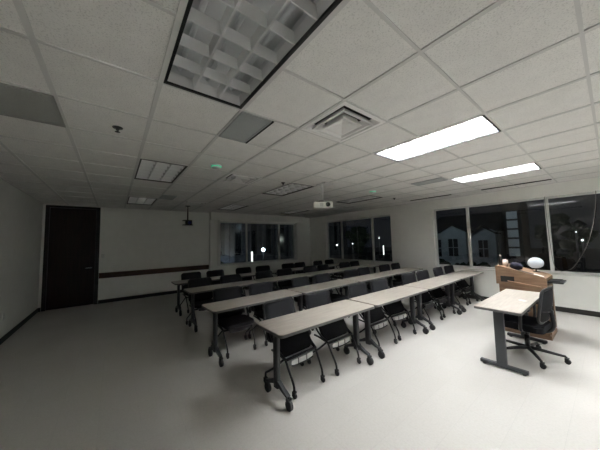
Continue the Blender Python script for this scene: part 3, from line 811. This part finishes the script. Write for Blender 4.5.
# low shrubs
def shrub(x, y, r, h, label, n=26, cat='shrub', group='dark shrubs outside'):
    bm = BM()
    for i in range(n):
        a = random.uniform(0, 2*PI); rr = r*math.sqrt(random.random()); z = h*(.2+.7*random.random())*(1-.5*rr/r)
        vs = bmesh.ops.create_icosphere(bm, subdivisions=2, radius=r*random.uniform(.2, .38))['verts']
        for v in vs: v.co *= random.uniform(.72, 1.15)
        bmesh.ops.translate(bm, vec=(rr*math.cos(a), rr*math.sin(a), z), verts=vs)
    for v in bm.verts: v.co.z = max(v.co.z, 0)
    o = obj('shrub', bm, M['leaf']); o.location = (x, y, GZ); tag(o, label, cat, group)
shrub(17.0, -6.4, 1.2, 1.2, 'dark shrub outside the left pane of the back wall window')
shrub(19.5, -9.2, 1.0, .8, 'low dark shrub left of the bright post behind the back wall window')
shrub(21.0, -19.5, 1.3, .8, 'dark shrub outside the right pane of the back wall window')
shrub(8.2, -20.0, 1.3, .9, 'dark shrub in front of the pale house, left')
shrub(5.6, -20.0, 1.2, .7, 'dark shrub in front of the pale house, right')
shrub(2.9, -20.5, 1.0, .8, 'dark shrub in front of the lit stair tower')
def night_tree(x, y, h, r, label):
    t = thing('tree', label, 'tree', (x, y, GZ), 0, 'dark trees outside')
    bm = BM(); tube(bm, [(0, 0, 0), (.05, .03, h*.3), (.02, -.04, h*.6)], [.14, .11, .06], 8); obj('trunk', bm, M['bark'], t)
    bm = BM()
    for i in range(40):
        a = random.uniform(0, 2*PI); z = random.uniform(.3, 1.0); rr = r*math.sqrt(random.random())*math.sin(PI*min(1, (z-.22)/.85))
        vs = bmesh.ops.create_icosphere(bm, subdivisions=2, radius=r*random.uniform(.16, .34))['verts']
        for v in vs: v.co *= random.uniform(.7, 1.18)
        bmesh.ops.translate(bm, vec=(rr*math.cos(a), rr*math.sin(a), z*h), verts=vs)
    obj('crown', bm, M['leaf'], t)
night_tree(20.5, -27, 4.2, 1.7, 'dark tree between the two lamps outside the far right window')
night_tree(13.6, -26, 4.0, 1.5, 'dark tree beside the bright post outside the far right window')
night_tree(1.5, -25.5, 3.8, 1.3, 'dark tree right of the lit stair tower')
# street lamps
def lamp(x, y, z, r, m, label, tall=None):
    t = thing('street_lamp', label, 'street lamp', (x, y, GZ), 0, 'street lamps outside')
    bm = BM(); tube(bm, [(0, 0, 0), (0, 0, z-GZ-r)], [.06, .045], 8); obj('pole', bm, M['metal'], t)
    bm = BM(); sphere(bm, (0, 0, z-GZ), r, 14, 10); obj('lamp_globe', bm, m, t)
lamp(20.0, -11.80, .91, .16, M['lampcold'], 'bright white globe lamp outside the back wall window')
lamp(21.9, -24.0, 1.03, .11, M['lampdim'], 'white lamp outside the far right window, leftmost')
lamp(18.4, -23.0, 1.21, .055, M['lampdim'], 'dim lamp outside the far right window, in the middle pane')
lamp(15.4, -24.0, 1.79, .055, M['lampdim'], 'small high lamp outside the far right window, in its right pane')
lamp(.77, -24.0, 1.80, .035, M['lampdim'], 'tiny upper lamp outside the near right window')
lamp(.50, -23.2, 1.28, .055, M['lampdim'], 'lower pale lamp outside the near right window')
def post(x, y, z0, z1, r, m, label):
    t = thing('light_post', label, 'light post', (x, y, GZ), 0, 'glowing light posts outside')
    bm = BM(); tube(bm, [(0, 0, 0), (0, 0, z0-GZ)], r*1.1, 10); obj('base', bm, M['metal'], t)
    bm = BM(); tube(bm, [(0, 0, z0-GZ), (0, 0, z1-GZ)], r, 10); obj('tube_light', bm, m, t)
post(20.5, -10.85, -.40, .75, .075, M['tubepost'], 'glowing white post outside the back wall window')
post(14.9, -24.0, -.05, .95, .05, M['tubepost'], 'glowing white post outside the far right window')
def point(name, loc, e, col, r=.2):
    l = bpy.data.lights.new(name, 'POINT'); l.energy = e; l.color = col; l.shadow_soft_size = r
    o = bpy.data.objects.new(name, l); COL.objects.link(o); o.location = loc
point('uplight_block', (23.2, -9.3, GZ+.5), 16, (.75, .85, 1.0))
point('house_fill_light', (7.5, -19.0, 4.5), 34, (.75, .92, 1.0), .4)  # unseen point light added to brighten the house front
point('far_ground_fill_light', (17.0, -21.5, 2.0), 45, (.95, 1.0, .85), .3)  # added point light without a fixture, lifts the far ground

# ------------------------------------------------------------------ world, camera, colour
w = bpy.data.worlds.new('night'); SC.world = w; w.use_nodes = True
w.node_tree.nodes['Background'].inputs['Color'].default_value = (.009, .010, .012, 1)
w.node_tree.nodes['Background'].inputs['Strength'].default_value = 0.35
cam = bpy.data.cameras.new('camera'); co = bpy.data.objects.new('camera', cam); COL.objects.link(co)
cam.sensor_fit = 'HORIZONTAL'; cam.sensor_width = 36; cam.lens = 240.586/600*36; cam.clip_start = .05; cam.clip_end = 300
yaw, pitch, roll = -.6587, .0687, -.0239
f = Vector((math.cos(pitch)*math.cos(yaw), math.cos(pitch)*math.sin(yaw), math.sin(pitch)))
r = f.cross(Vector((0, 0, 1))).normalized(); u = r.cross(f)
cr, sr = math.cos(roll), math.sin(roll)
r2 = r*cr+u*sr; u2 = -r*sr+u*cr
m4 = Matrix(((r2.x, u2.x, -f.x, -.6354), (r2.y, u2.y, -f.y, -.3771), (r2.z, u2.z, -f.z, H-1.1319), (0, 0, 0, 1)))
co.matrix_world = m4
SC.camera = co
vs = SC.view_settings
vs.view_transform = 'Standard'; vs.look = 'None'; vs.gamma = 1.0; vs.exposure = 1.7; vs.use_curve_mapping = False
SC.cycles.use_denoising = True
SC.cycles.max_bounces = 10; SC.cycles.diffuse_bounces = 6
SC.cycles.sample_clamp_indirect = 8.0
